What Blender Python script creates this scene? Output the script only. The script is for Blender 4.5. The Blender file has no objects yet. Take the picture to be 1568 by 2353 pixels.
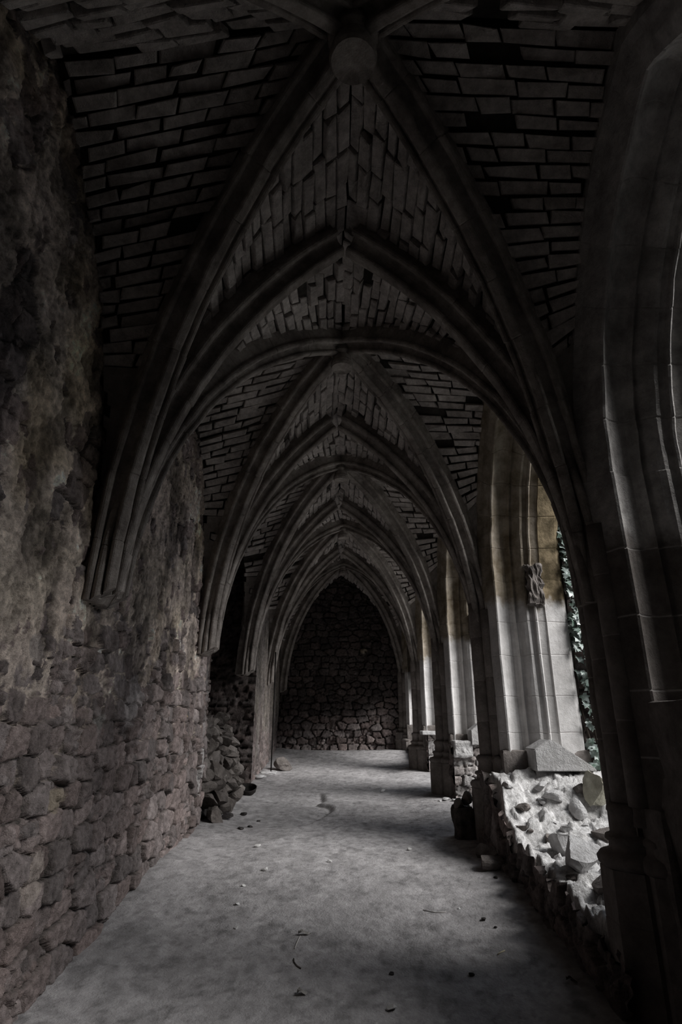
import bpy, bmesh, math, random
import numpy as np
from mathutils import Vector, Matrix, noise as mnoise

S = bpy.context.scene
C = S.collection
PI = math.pi
CZ = 1.40                                   # height of the camera above the datum

# ------------------------------------------------------------------ camera, light, exposure
cam_d = bpy.data.cameras.new('camera')
cam_d.sensor_fit = 'VERTICAL'; cam_d.sensor_height = 36.0; cam_d.sensor_width = 24.0
cam_d.lens = 1307.0 / 2353.0 * 36.0
cam_d.clip_start = 0.02
cam = bpy.data.objects.new('camera', cam_d); C.objects.link(cam)
cam.location = (0, 0, CZ); cam.rotation_euler = (math.radians(90 + 20.2), 0, 0)
S.camera = cam

W = bpy.data.worlds.new('overcast_sky'); S.world = W; W.use_nodes = True
wn = W.node_tree.nodes; wl = W.node_tree.links
bg = wn['Background']
bg.inputs['Color'].default_value = (0.78, 0.86, 1.0, 1); bg.inputs['Strength'].default_value = 0.95

sun_d = bpy.data.lights.new('veiled_sun', 'SUN')
sun_d.energy = 8.2; sun_d.angle = math.radians(36); sun_d.color = (1.0, 0.985, 0.97)
sun = bpy.data.objects.new('veiled_sun', sun_d); C.objects.link(sun)
SUN_DIR = Vector((-1.0, 0.42, -0.74)).normalized()      # the way the light travels
sun.rotation_euler = SUN_DIR.to_track_quat('-Z', 'Y').to_euler()
sun.location = (9, 3, 9)

S.view_settings.view_transform = 'Standard'; S.view_settings.look = 'None'
S.view_settings.gamma = 1.0; S.view_settings.use_curve_mapping = False
S.view_settings.exposure = -0.34

# ------------------------------------------------------------------ noise helpers
def hsh(i, j, s):
    i = np.asarray(i).astype(np.int64); j = np.asarray(j).astype(np.int64)
    n = (i * 374761393 + j * 668265263 + int(s) * 1442695041) & 0xffffffff
    n = ((n ^ (n >> 13)) * 1274126177) & 0xffffffff
    n = ((n ^ (n >> 16)) * 2246822519) & 0xffffffff
    return ((n ^ (n >> 15)) & 0xffffff) / float(0x1000000)

def vnoise(x, y, s):
    xi = np.floor(x); yi = np.floor(y); fx = x - xi; fy = y - yi
    fx = fx * fx * (3 - 2 * fx); fy = fy * fy * (3 - 2 * fy)
    a = hsh(xi, yi, s); b = hsh(xi + 1, yi, s); c = hsh(xi, yi + 1, s); d = hsh(xi + 1, yi + 1, s)
    return (a * (1 - fx) + b * fx) * (1 - fy) + (c * (1 - fx) + d * fx) * fy

def fbm(x, y, s, o=4):
    t = 0; amp = .5; f = 1.0
    for k in range(o):
        t = t + amp * (vnoise(x * f, y * f, s + 17 * k) - .5) * 2; amp *= .5; f *= 2.03
    return t

def sstep(a, b, x):
    t = np.clip((x - a) / (b - a), 0, 1); return t * t * (3 - 2 * t)

def masonry(u, v, seed, w, h, warp=.035, p=2.2):
    """irregular coursed stones: border distance and per-stone random numbers"""
    uu = u + warp * fbm(u * 4, v * 4, seed + 1, 3); vv = v + warp * .7 * fbm(u * 4 + 9, v * 4, seed + 2, 3)
    uu = uu + .010 * fbm(u * 26, v * 26, seed + 41, 2); vv = vv + .008 * fbm(u * 26, v * 26, seed + 42, 2)
    j0 = np.floor(vv / h)
    F1 = np.full(u.shape, 9.); F2 = np.full(u.shape, 9.)
    I = np.zeros(u.shape); J = np.zeros(u.shape); DU = np.zeros(u.shape); DV = np.zeros(u.shape)
    for dj in (-1, 0, 1):
        jj = j0 + dj
        x = uu / w * (0.75 + .6 * hsh(jj, jj * 0 + 5, seed)) + hsh(jj, jj * 0, seed) * 7
        i0 = np.floor(x)
        for di in (-1, 0, 1):
            ii = i0 + di
            du = x - (ii + .2 + .6 * hsh(ii, jj, seed + 3)); dv = vv / h - (jj + .25 + .5 * hsh(ii, jj, seed + 4))
            d = (np.abs(du) ** p + np.abs(dv) ** p) ** (1 / p)
            n1 = d < F1
            F2 = np.where(n1, F1, np.minimum(F2, d)); F1 = np.where(n1, d, F1)
            I = np.where(n1, ii, I); J = np.where(n1, jj, J); DU = np.where(n1, du, DU); DV = np.where(n1, dv, DV)
    r = [hsh(I, J, seed + 20 + k) for k in range(4)]
    return F2 - F1, r, DU, DV

# ------------------------------------------------------------------ mesh helpers
def tag(o, label=None, cat=None, group=None, kind=None):
    if label: o['label'] = label
    if cat: o['category'] = cat
    if group: o['group'] = group
    if kind: o['kind'] = kind
    return o

def empty(name, loc, label, cat, group=None):
    o = bpy.data.objects.new(name, None); C.objects.link(o); o.location = loc
    o.empty_display_size = .1
    return tag(o, label, cat, group)

def link(name, me, mat, parent=None, origin=(0, 0, 0), smooth=True):
    o = bpy.data.objects.new(name, me); C.objects.link(o)
    if mat: me.materials.append(mat)
    if parent is not None: o.parent = parent
    else: o.location = origin
    me.polygons.foreach_set('use_smooth', [smooth] * len(me.polygons))
    return o

def poly(name, verts, faces, mat, parent=None, origin=(0, 0, 0), smooth=False, attr=None):
    """verts in world space; stored relative to origin (or to the parent's place)"""
    og = np.array(parent.location if parent is not None else origin, float)
    V = np.asarray(verts, float) - og
    me = bpy.data.meshes.new(name)
    me.from_pydata(V.tolist(), [], faces); me.update()
    if attr:
        for k, a in attr.items():
            at = me.attributes.new(k, 'FLOAT', 'POINT'); at.data.foreach_set('value', np.asarray(a, np.float32))
    return link(name, me, mat, parent, tuple(og), smooth)

def grid(name, P, mat, col=None, parent=None, origin=(0, 0, 0), flip=False, smooth=True):
    """P is (nu, nv, 3) in world space"""
    nu, nv = P.shape[:2]
    og = np.array(parent.location if parent is not None else origin, float)
    me = bpy.data.meshes.new(name)
    me.vertices.add(nu * nv); me.vertices.foreach_set('co', (P - og).reshape(-1).astype(np.float32))
    a = np.arange(nu * nv).reshape(nu, nv)
    q = np.stack([a[:-1, :-1], a[1:, :-1], a[1:, 1:], a[:-1, 1:]], -1).reshape(-1, 4)
    if flip: q = q[:, ::-1]
    n = len(q)
    me.loops.add(n * 4); me.loops.foreach_set('vertex_index', q.reshape(-1).astype(np.int32))
    me.polygons.add(n); me.polygons.foreach_set('loop_start', np.arange(0, n * 4, 4, dtype=np.int32))
    me.update(calc_edges=True); me.validate()
    if col is not None:
        ca = me.color_attributes.new('Col', 'FLOAT_COLOR', 'POINT')
        cc = np.ones((nu * nv, 4), np.float32); cc[:, :3] = col.reshape(-1, 3)
        ca.data.foreach_set('color', cc.reshape(-1))
    return link(name, me, mat, parent, tuple(og), smooth)

def bm_obj(name, bm, mat, parent=None, origin=(0, 0, 0), smooth=False):
    og = Vector(parent.location if parent is not None else origin)
    bmesh.ops.translate(bm, verts=bm.verts, vec=-og)
    me = bpy.data.meshes.new(name); bm.to_mesh(me); bm.free()
    return link(name, me, mat, parent, tuple(og), smooth)

def rough_box(bm, lo, hi, amp=.012, cuts=5, seed=0, freq=6., bev=.015):
    lo = Vector(lo); hi = Vector(hi)
    g = bmesh.new(); bmesh.ops.create_cube(g, size=1)
    for v in g.verts: v.co = Vector([lo[k] + (v.co[k] + .5) * (hi[k] - lo[k]) for k in range(3)])
    if bev: bmesh.ops.bevel(g, geom=list(g.edges), offset=bev, segments=2, affect='EDGES', profile=.6)
    bmesh.ops.subdivide_edges(g, edges=[e for e in g.edges if e.calc_length() > .07], cuts=cuts, use_grid_fill=True)
    g.normal_update()
    sv = Vector((seed * 3.1, seed * 1.7, seed * .9))
    for v in g.verts:
        v.co += v.normal * amp * (mnoise.noise(v.co * freq + sv) + .6 * mnoise.noise(v.co * freq * 3 + sv))
    me = bpy.data.meshes.new('t'); g.to_mesh(me); g.free(); bm.from_mesh(me); bpy.data.meshes.remove(me)

# ------------------------------------------------------------------ materials
def stone_mat(name, c1, c2, scale=3.0, bump=.5, col=False, joint=None, weather=None, rough=.93, mott=.45, fine=90, spec=.12):
    m = bpy.data.materials.new(name); m.use_nodes = True
    N = m.node_tree.nodes; L = m.node_tree.links; b = N['Principled BSDF']
    b.inputs['Roughness'].default_value = rough; b.inputs['Specular IOR Level'].default_value = spec
    tc = N.new('ShaderNodeTexCoord'); co = tc.outputs['Object']
    def nz(s, d=6, r=.6):
        n = N.new('ShaderNodeTexNoise'); n.inputs['Scale'].default_value = s; n.inputs['Detail'].default_value = d
        n.inputs['Roughness'].default_value = r; L.new(co, n.inputs['Vector']); return n.outputs['Fac']
    def ramp(f, p0, p1, a, c):
        r = N.new('ShaderNodeValToRGB'); L.new(f, r.inputs['Fac'])
        r.color_ramp.elements[0].position = p0; r.color_ramp.elements[1].position = p1
        r.color_ramp.elements[0].color = (*a, 1); r.color_ramp.elements[1].color = (*c, 1); return r.outputs['Color']
    def mix(f, a, c, t='MIX'):
        x = N.new('ShaderNodeMix'); x.data_type = 'RGBA'; x.blend_type = t
        if isinstance(f, (int, float)): x.inputs[0].default_value = f
        else: L.new(f, x.inputs[0])
        for s, k in ((a, 6), (c, 7)):
            if isinstance(s, tuple): x.inputs[k].default_value = (*s, 1)
            else: L.new(s, x.inputs[k])
        return x.outputs[2]
    if col:
        at = N.new('ShaderNodeAttribute'); at.attribute_name = 'Col'; base = at.outputs['Color']
    else:
        base = ramp(nz(scale), .36, .64, c1, c2)
    if joint:
        ja = N.new('ShaderNodeAttribute'); ja.attribute_name = 'joint'
        base = mix(ja.outputs['Fac'], base, joint)
    if weather:
        zlev, w1, w2 = weather
        wc = ramp(nz(4.5), .35, .65, w1, w2)
        sa = N.new('ShaderNodeAttribute'); sa.attribute_name = 'stain'
        wc = mix(sa.outputs['Fac'], wc, ramp(nz(5.5), .38, .62, (w1[0] * .4, w1[1] * .38, w1[2] * .3), (w2[0] * .62, w2[1] * .55, w2[2] * .42)))
        gp = N.new('ShaderNodeNewGeometry'); sp = N.new('ShaderNodeSeparateXYZ'); L.new(gp.outputs['Position'], sp.inputs[0])
        ad = N.new('ShaderNodeMath'); ad.operation = 'MULTIPLY_ADD'
        L.new(nz(5), ad.inputs[0]); ad.inputs[1].default_value = .5; L.new(sp.outputs['Z'], ad.inputs[2])
        mr = N.new('ShaderNodeMapRange'); L.new(ad.outputs[0], mr.inputs[0])
        mr.inputs[1].default_value = zlev + .2; mr.inputs[2].default_value = zlev + .32
        base = mix(mr.outputs[0], base, wc)
    f2 = nz(fine * .16, 5, .7)
    base = mix(mott, base, ramp(f2, .34, .66, (.35, .34, .33), (1.25, 1.25, 1.25)), 'MULTIPLY')
    L.new(base, b.inputs['Base Color'])
    s1 = nz(fine * .22, 6, .7); s2 = nz(fine, 4, .6)
    a2 = N.new('ShaderNodeMath'); a2.operation = 'MULTIPLY_ADD'; L.new(s2, a2.inputs[0]); a2.inputs[1].default_value = .35; L.new(s1, a2.inputs[2])
    bp = N.new('ShaderNodeBump'); bp.inputs['Strength'].default_value = bump; bp.inputs['Distance'].default_value = .03
    L.new(a2.outputs[0], bp.inputs['Height']); L.new(bp.outputs['Normal'], b.inputs['Normal'])
    return m

M_wall = stone_mat('rubble_masonry', None, None, col=True, bump=.85, mott=.72, fine=130)
M_floor = stone_mat('earth_floor', None, None, col=True, bump=.55, mott=.35, fine=70)
M_rib = stone_mat('rib_stone', (.17, .15, .136), (.40, .365, .335), bump=.6, mott=.5)
M_brick = stone_mat('vault_brick', (.42, .385, .36), (.70, .65, .615), scale=2.2, bump=.9, mott=.55)
M_mortar = stone_mat('vault_mortar', (.03, .027, .024), (.08, .072, .065), bump=.9, mott=.5)
M_plast = stone_mat('vault_plaster', (.20, .18, .162), (.32, .29, .265), bump=.6, mott=.45)
M_pier = stone_mat('pier_stone', (.16, .14, .128), (.26, .235, .218), bump=.5, joint=(.36, .33, .31), mott=.4)
M_jamb = stone_mat('jamb_stone', (.46, .445, .435), (.60, .585, .575), bump=.35, joint=(.55, .53, .52), mott=.22,
                   weather=(2.62, (.15, .122, .085), (.36, .318, .262)))
M_jamb1 = stone_mat('dimmed_jamb_stone', (.13, .115, .105), (.20, .18, .167), bump=.6, joint=(.46, .44, .42), mott=.4, weather=(2.45, (.30, .285, .275), (.55, .53, .51)))  # lower part darkened against stray skylight, paler stone above
M_stop = stone_mat('tooled_stone', (.50, .49, .485), (.62, .61, .605), bump=.8, mott=.3)
M_rock = stone_mat('broken_rock', (.46, .452, .45), (.72, .712, .71), scale=4, bump=.7, mott=.4)
M_rockd = stone_mat('dusty_rock', (.14, .125, .115), (.25, .225, .21), scale=4, bump=.7, mott=.45)
M_heap = stone_mat('heap_rock', (.10, .088, .08), (.18, .16, .148), scale=4, bump=.8, mott=.5)
M_yellow = stone_mat('pale_sandstone', (.40, .38, .30), (.54, .52, .43), scale=4, bump=.7, mott=.35)
M_dark = stone_mat('weathered_timber', (.05, .044, .04), (.12, .105, .095), scale=9, bump=.9)
M_iron = stone_mat('rusted_iron', (.010, .009, .009), (.03, .026, .024), bump=.4, rough=.7)
M_leafdry = stone_mat('dry_leaf', (.36, .34, .32), (.50, .48, .46), bump=.2, mott=.2)
M_straw = stone_mat('straw', (.5, .45, .33), (.62, .56, .42), bump=.1, mott=.1)
M_twig = stone_mat('twig_bark', (.05, .045, .04), (.12, .105, .095), bump=.3)
M_pebble = stone_mat('pale_pebble', (.45, .44, .43), (.62, .61, .6), bump=.3, mott=.2)
M_soil = stone_mat('clod', (.03, .028, .027), (.09, .082, .08), bump=.8)
M_court = stone_mat('court_earth', (.10, .10, .085), (.2, .195, .17), bump=.6)
M_roof = stone_mat('vault_back', (.03, .028, .026), (.06, .055, .05), bump=.3)
def leaf_mat(name, c1, c2):
    m = stone_mat(name, c1, c2, scale=14, bump=.15, mott=.15, rough=.34, spec=.6)
    return m
M_leaf = leaf_mat('ivy_leaf', (.10, .16, .12), (.40, .46, .44))  # pale blue-grey tone stands in for sky sheen on the leaves
M_stem = stone_mat('ivy_stem', (.05, .042, .034), (.11, .095, .08), bump=.4)

# ------------------------------------------------------------------ layout of the gallery
BAY = 3.0
T = [0.656 + BAY * k for k in range(6)]           # planes of the transverse arches
BX = [.07, .01, 0, .05, .06]                      # bosses wander a little off the axis
BY = [2.156, 5.156, 8.156, 11.156, 14.2]
AX = [0, .03, -.05, -.04, 0, 0]
XL, XR = -1.60, 1.62
Z0 = .70 + CZ                                      # springing
FYk = [-3, 0, 3, 3.6, 4.2, 5, 5.6, 6.5, 8, 9.5, 12.5, 14, 15.7, 18]
FZk = [-1.5, -1.5, -1.46, -1.44, -1.39, -1.28, -1.21, -1.18, -1.13, -1.07, -.94, -.84, -.68, -.6]
def fz0(y): return np.interp(y, FYk, FZk) + CZ
def smooth_fz(y): return (fz0(y - .5) + fz0(y) + fz0(y + .5) + fz0(y - .25) + fz0(y + .25)) / 5
LEDGE_Y = [7.3, 7.56, 7.95, 8.28, 8.55, 8.84, 9.0, 9.18, 9.5, 9.9, 10.3]
LEDGE_X = [-.62, -.40, -.28, -.20, -.14, -.17, -.34, -.25, -.29, -.33, -.5]
def fz(x, y):
    x = np.asarray(x, float); y = np.asarray(y, float)
    z = smooth_fz(y)
    z = z + .05 * sstep(-1.0, -1.62, x) + .03 * sstep(.8, 1.4, x)          # soil banked against the walls
    z = z + .012 * fbm(x * 1.6, y * 1.6, 3, 4) + .006 * fbm(x * 9, y * 9, 8, 3)
    lx = np.interp(y, LEDGE_Y, LEDGE_X) + .03 * fbm(y * 3, y * 0, 5, 3)
    on = sstep(7.3, 7.7, y) * (1 - sstep(9.6, 10.2, y))
    st = sstep(.03, -.03, x - lx) * np.exp(-np.clip(lx - x, 0, 9) / .5)
    z = z + on * (-.045 * st - .02 * np.exp(-((x - lx - .015) / .035) ** 2) * sstep(7.7, 8.3, y))
    return z
def fzs(x, y): return float(fz(np.array([x]), np.array([y]))[0])

# ------------------------------------------------------------------ floor
xs = np.concatenate([np.arange(-3.2, -1.7, .06), np.arange(-1.7, 2.0, .02), np.arange(2.0, 3.0, .08)])
ys = np.concatenate([np.arange(-2.6, 2.4, .12), np.arange(2.4, 9.6, .02), np.arange(9.6, 16.2, .04)])
X, Y = np.meshgrid(xs, ys, indexing='ij')
Z = fz(X, Y)
n1 = fbm(X * 7, Y * 5, 31, 5); n2 = fbm(X * 1.3, Y * 1.1, 41, 3)
g = .36 + .05 * n2 + .11 * n1
spots = sstep(.10, .40, fbm(X * 11, Y * 9, 51, 4) + .2 * n2)
sp2 = sstep(.16, .38, fbm(X * 27, Y * 20, 57, 3))
g = g * (1 - .26 * spots) * (1 - .24 * sp2)
fcol = np.stack([g * 1.0, g * .965, g * .965], -1)
fl = grid('floor', np.stack([X, Y, Z], -1), M_floor, fcol); tag(fl, 'trodden grey earth floor of the vaulted walk', kind='structure')

# ------------------------------------------------------------------ masonry walls
def stone_wall(name, mapf, u0, u1, v0, v1, du, dv, seed, w=.30, h=.17, fillf=None, depth=.055, tone=1.0,
               extra=None, parent=None, flip=False, cols=None, plaster=(.60, .51, .44), rugged=1.0):
    us = np.linspace(u0, u1, max(2, int((u1 - u0) / du) + 1)); vs = np.linspace(v0, v1, max(2, int((v1 - v0) / dv) + 1))
    U, V = np.meshgrid(us, vs, indexing='ij')
    B, r, DU, DV = masonry(U, V, seed, w, h)
    B2, q, _, _ = masonry(U + 31, V + 17, seed + 70, w * .36, h * .42)
    body = sstep(.02, .10, B)
    H = (body * (.86 + .14 * np.sqrt(np.clip(B, 0, 1)))) * depth + body * ((r[0] - .5) * .05 + DU * (r[1] - .5) * .05 + DV * (r[2] - .5) * .06)
    small = (r[3] > .72)                                    # some stones are packed from small chips
    H = np.where(small, H * .5 + sstep(.03, .2, B2) * ((q[0] - .2) * .05), H)
    rid = np.abs(fbm(U * 5.5, V * 7, seed + 51, 4)); rid2 = np.abs(fbm(U * 15 + 3, V * 18, seed + 52, 3))
    crev = np.exp(-(rid / .035) ** 2) * .8 + np.exp(-(rid2 / .05) ** 2) * .5
    H = H + rugged * (-.014 * crev + .014 * fbm(U * 7, V * 9, seed + 5, 4) + .008 * fbm(U * 26, V * 34, seed + 6, 3))
    t = np.where(small, q[1], r[1]); t2 = np.where(small, q[2], r[2])
    base = .15 + .15 * t
    c = np.stack([base * (1.06 + .08 * t2), base * (.93 - .02 * t2), base * (.90 - .05 * t2)], -1)
    if cols is not None: c = c * np.array(cols)
    c = c * (1 + .35 * fbm(U * 6, V * 6, seed + 8, 4))[..., None]
    mort = np.array([.08, .072, .064]) * (1 + .4 * fbm(U * 12, V * 12, seed + 9, 3))[..., None]
    k = sstep(.0, .10, B)[..., None]
    c = mort * (1 - k) + c * k
    c = c * (1 - .28 * np.clip(crev, 0, 1))[..., None]
    if fillf is not None:
        F = fillf(U, V)                                     # 0 bare stones ... 1 whole plaster
        H = H * (1 - .62 * F)
        lev = -.028 + .074 * F + .005 * fbm(U * 7, V * 7, seed + 12, 4) + .007 * fbm(U * 20, V * 16, seed + 15, 3)
        pk = sstep(-.004, .006, lev - H)
        lev = lev - rugged * (.009 * crev + .012 * sstep(.16, .34, fbm(U * 12, V * 9, seed + 56, 3)) + .010 * sstep(.2, .36, fbm(U * 34, V * 30, seed + 57, 2)))
        H = np.maximum(H, lev)
        pt = (1 + .32 * fbm(U * 2.2, V * 2.2, seed + 13, 4) + .30 * fbm(U * 11, V * 11, seed + 14, 4) + .45 * fbm(U * 34, V * 30, seed + 19, 3)) * (1 - .45 * np.clip(crev, 0, 1)) * (1 - .35 * sstep(.05, .3, fbm(U * 5, V * 3.5, seed + 58, 4)))
        pc = np.array(plaster) * pt[..., None] * np.stack([1 + 0 * U, 1 + .03 * fbm(U * 3, V * 3, seed + 33, 2), 1 + .08 * fbm(U * 3 + 5, V * 3, seed + 34, 2)], -1)
        c = c * (1 - pk[..., None]) + pc * pk[..., None]
    if extra is not None: H, c = extra(U, V, H, c)
    P = mapf(U, V, H)
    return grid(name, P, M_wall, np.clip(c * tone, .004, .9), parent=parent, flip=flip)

def fill_left(U, V):
    n = fbm(U * 1.1, V * .9, 101, 4); n2 = fbm(U * 3.2, V * 2.6, 107, 4)
    F = .18 * sstep(.2, 1.0, V + .8 * n2) + .82 * sstep(.8, 2.4, V + .85 * n + .6 * n2)
    holes = sstep(.19, .23, fbm(U * 3.4, V * 1.9, 131, 4)) * .8 + sstep(.25, .29, fbm(U * 8, V * 5, 137, 3)) * .55
    return np.clip(.12 + .88 * F - holes * (1 - .4 * sstep(3.2, 3.8, V)), 0, 1)

def extra_left(U, V, H, c):
    def crack(y0, z0, z1, a, s):
        path = y0 + .07 * fbm(V * 2.2, V * 0 + s, 211 + s, 3)
        k = np.exp(-((U - path) / (.016 + .01 * fbm(V * 6, V * 0, s, 2))) ** 2) * sstep(z0, z0 + .2, V) * (1 - sstep(z1 - .2, z1, V))
        return a * k
    H = H - crack(3.36, 1.45, 2.4, .09, 1) - crack(5.05, 1.55, 2.7, .05, 2) - crack(5.9, 2.0, 3.0, .04, 3)
    def patch(y0, z0, a, b, s, lean=0):
        d = ((U - y0 - lean * (V - z0)) / a) ** 2 + ((V - z0) / b) ** 2 + .7 * fbm(U * 7, V * 7, s, 4)
        return sstep(1.1, .8, d)[..., None]
    for (y0, z0, a, b, s, lean, cc) in ((4.66, 1.56, .17, .20, 301, .55, (.42, .38, .37)), (3.10, 1.77, .09, .07, 302, 0, (.42, .37, .34)),
                                        (6.3, 1.40, .05, .09, 303, 0, (.40, .31, .19)), (4.1, 1.40, .07, .05, 304, 0, (.30, .28, .26)),
                                        (3.45, .62, .10, .13, 305, 0, (.36, .31, .28)), (3.60, .98, .11, .06, 306, .3, (.34, .29, .23)),
                                        (7.12, .9, .07, .30, 307, .0, (.44, .42, .41)), (7.2, 1.7, .06, .55, 308, 0, (.34, .31, .30))):
        k = patch(y0, z0, a, b, s, lean); c = c * (1 - k) + np.array(cc) * k
    for (y0, z0, a, b, s) in ((6.1, 3.0, .17, .34, 401), (4.75, 1.9, .13, .30, 402), (5.4, 1.9, .2, .22, 403), (2.9, 2.3, .16, .2, 404)):
        k = patch(y0, z0, a, b, s); c = c * (1 - .55 * k); H = H - .012 * k[..., 0]
    dk = sstep(.13, .22, fbm(U * 2.9, V * 1.8, 521, 4)) * sstep(1.3, 2.0, V); c = c * (1 - .5 * dk)[..., None]; H = H - .010 * dk
    lt = sstep(.14, .20, fbm(U * 3.7 + 3, V * 2.6, 531, 4)) * sstep(1.2, 1.8, V); c = c * (1 + .40 * lt)[..., None]
    mort = sstep(.15, .4, fbm(U * 1.3, V * 1.3, 501, 3))[..., None] * sstep(1.6, 2.4, V)[..., None]
    c = c * (1 - .5 * mort) + c * np.array([1.12, 1.03, .78]) * .5 * mort
    return H, c

NICHE0, NICHE1 = 7.30, 9.90
def wl_map(U, V, H):
    lean = -.03 * (V - 1.4) * 0
    edge = .05 * fbm(V * 3, V * 0, 77, 3)
    Yv = np.where(U > 7.0, 7.0 + (U - 7.0) * (1 + edge * 2), U)
    return np.stack([XL - .05 + H + lean, Yv, V], -1)
wl = stone_wall('wall_left', wl_map, 1.0, NICHE0, -.25, 5.66, .0105, .0105, 11, w=.27, h=.155, fillf=fill_left, extra=extra_left, tone=1.12)
tag(wl, 'left wall of rubble stones with remains of plaster', kind='structure')
wl0 = stone_wall('wall_left', wl_map, -2.5, 1.0, -.25, 5.66, .06, .06, 12, fillf=fill_left)
tag(wl0, kind='structure')
def fill_far(U, V):
    n = fbm(U * 1.4, V * 1.1, 161, 4); n2 = fbm(U * 4.2, V * 1.6, 167, 4)
    return np.clip(.15 + sstep(.3, 1.9, V + 1.0 * n + .7 * n2), 0, 1)
def wf_map(U, V, H):
    return np.stack([-1.52 - .02 * (U - NICHE1) + H * .9 + .04 * fbm(V * 1.2, U * .6, 71, 3) - .03, U, V], -1)
wf = stone_wall('wall_left', wf_map, NICHE1, 15.85, .1, 5.66, .03, .025, 13, fillf=fill_far, plaster=(.30, .265, .24))
tag(wf, 'far stretch of the left wall with pale worn plaster', kind='structure')
# niche between the two stretches
def nf_map(U, V, H):    # far reveal, facing the camera
    return np.stack([-1.52 - U, NICHE1 - H + .02 + .03 * U, V], -1)
nw = stone_wall('wall_left', nf_map, -.10, 1.5, .1, 5.66, .03, .03, 14, w=.26, h=.11, tone=.62, flip=True); tag(nw, kind='structure')  # reveal stone toned down, the niche's shade put into its colour
def nb_map(U, V, H): return np.stack([-2.95 + H, U, V], -1)
nb = stone_wall('wall_left', nb_map, NICHE0 - .2, NICHE1 + .2, .0, 5.66, .05, .05, 15, tone=.6); tag(nb, kind='structure')  # back of the niche toned down for shade as well
def nn_map(U, V, H): return np.stack([XL - .02 - U, NICHE0 + H * .5 - .04, V], -1)
nn = stone_wall('wall_left', nn_map, 0.0, 1.5, -.1, 5.66, .05, .05, 16); tag(nn, kind='structure')
# dressed quoin stones on the corner of the niche belong to the wall's pattern
# end wall
def extra_end(U, V, H, c):
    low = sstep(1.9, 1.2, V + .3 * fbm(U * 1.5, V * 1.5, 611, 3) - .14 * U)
    c = c * (.42 + .75 * low[..., None])  # painted darker above and paler low right, as light falls there
    k = np.exp(-(((U - .61) / .10) ** 2 + ((V - 3.18) / .075) ** 2) ** 1.5)
    hole = np.exp(-(((U - .665) / .035) ** 2 + ((V - 3.17) / .04) ** 2))
    H = H + .10 * k - .12 * hole
    kk = sstep(.3, .6, k)[..., None]; c = c * (1 - kk) + np.array([.33, .28, .22]) * kk
    return H, c
def we_map(U, V, H): return np.stack([U, 15.80 - H * 1.5, V], -1)
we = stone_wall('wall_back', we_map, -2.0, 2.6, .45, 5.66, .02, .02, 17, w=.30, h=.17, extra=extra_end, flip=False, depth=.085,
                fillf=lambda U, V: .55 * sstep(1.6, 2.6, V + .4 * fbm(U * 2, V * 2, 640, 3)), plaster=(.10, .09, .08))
tag(we, 'rubble wall closing the far end of the walk', kind='structure')
poly('wall_left', [(-3.3, -2.5, -.5), (-3.3, 16.2, -.5), (-3.3, 16.2, 5.66), (-3.3, -2.5, 5.66)], [(0, 1, 2, 3)], M_plast)['kind'] = 'structure'  # unseen backing sheet, added to seal light leaks behind the wall
# unseen walls behind and beside the camera, added to keep the near walk dark
poly('wall_block_end', [(-1.8, -2.4, -.3), (1.9, -2.4, -.3), (1.9, -2.4, 5.66), (-1.8, -2.4, 5.66)], [(0, 1, 2, 3)], M_roof)['kind'] = 'structure'
poly('wall_right', [(XR, -2.5, -.3), (XR, .25, -.3), (XR, .25, 5.66), (XR, -2.5, 5.66)], [(0, 1, 2, 3)], M_roof)['kind'] = 'structure'

# unseen slab over the vaults, added to seal out leaking light
bm = bmesh.new(); bmesh.ops.create_cube(bm, size=1)
for v in bm.verts: v.co = Vector((-.3 + v.co.x * 6.6, 6.7 + v.co.y * 18.6, 5.74 + v.co.z * .25))
o = bm_obj('ceiling', bm, M_roof, origin=(0, 6.7, 5.7)); tag(o, kind='structure')

# ------------------------------------------------------------------ curves of the vault
def rib_curve(end, top, z0, z1, n=40, lift=0.0):
    """end, top: plan points. quarter arc rising from (end, z0) to (top, z1).  returns points and outward radial directions"""
    e = np.array(end, float); t = np.array(top, float); Lh = np.linalg.norm(t - e); d = (t - e) / Lh; H = z1 - z0
    if H < Lh: r = None
    r = (Lh * Lh + H * H) / (2 * Lh)
    if r - Lh >= 0: thm = math.acos(max(-1, min(1, (r - Lh) / (r + lift))))
    else: thm = PI - math.asin(H / r)
    th = np.linspace(0, thm, n)
    dist = r - (r + lift) * np.cos(th); z = z0 + (r + lift) * np.sin(th)
    P = np.stack([e[0] + d[0] * dist, e[1] + d[1] * dist, z], -1)
    R = np.stack([-d[0] * np.cos(th), -d[1] * np.cos(th), np.sin(th)], -1)
    return P, R, np.array([-d[1], d[0], 0.0]), r

RIB = [(0, 0), (.024, 0), (.036, .005), (.044, .015), (.046, .028), (.040, .041), (.034, .050), (.036, .066), (.046, .086), (.064, .101), (.086, .108),
       (.100, .107), (.100, .097), (.108, .087), (.122, .082), (.138, .085), (.149, .096), (.153, .112), (.148, .128), (.137, .138), (.126, .142), (.126, .29)]
def full_profile(half, sx=1.0):
    return [(-a * sx, b) for a, b in reversed(half[1:])] + [(a * sx, b) for a, b in half]

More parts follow.
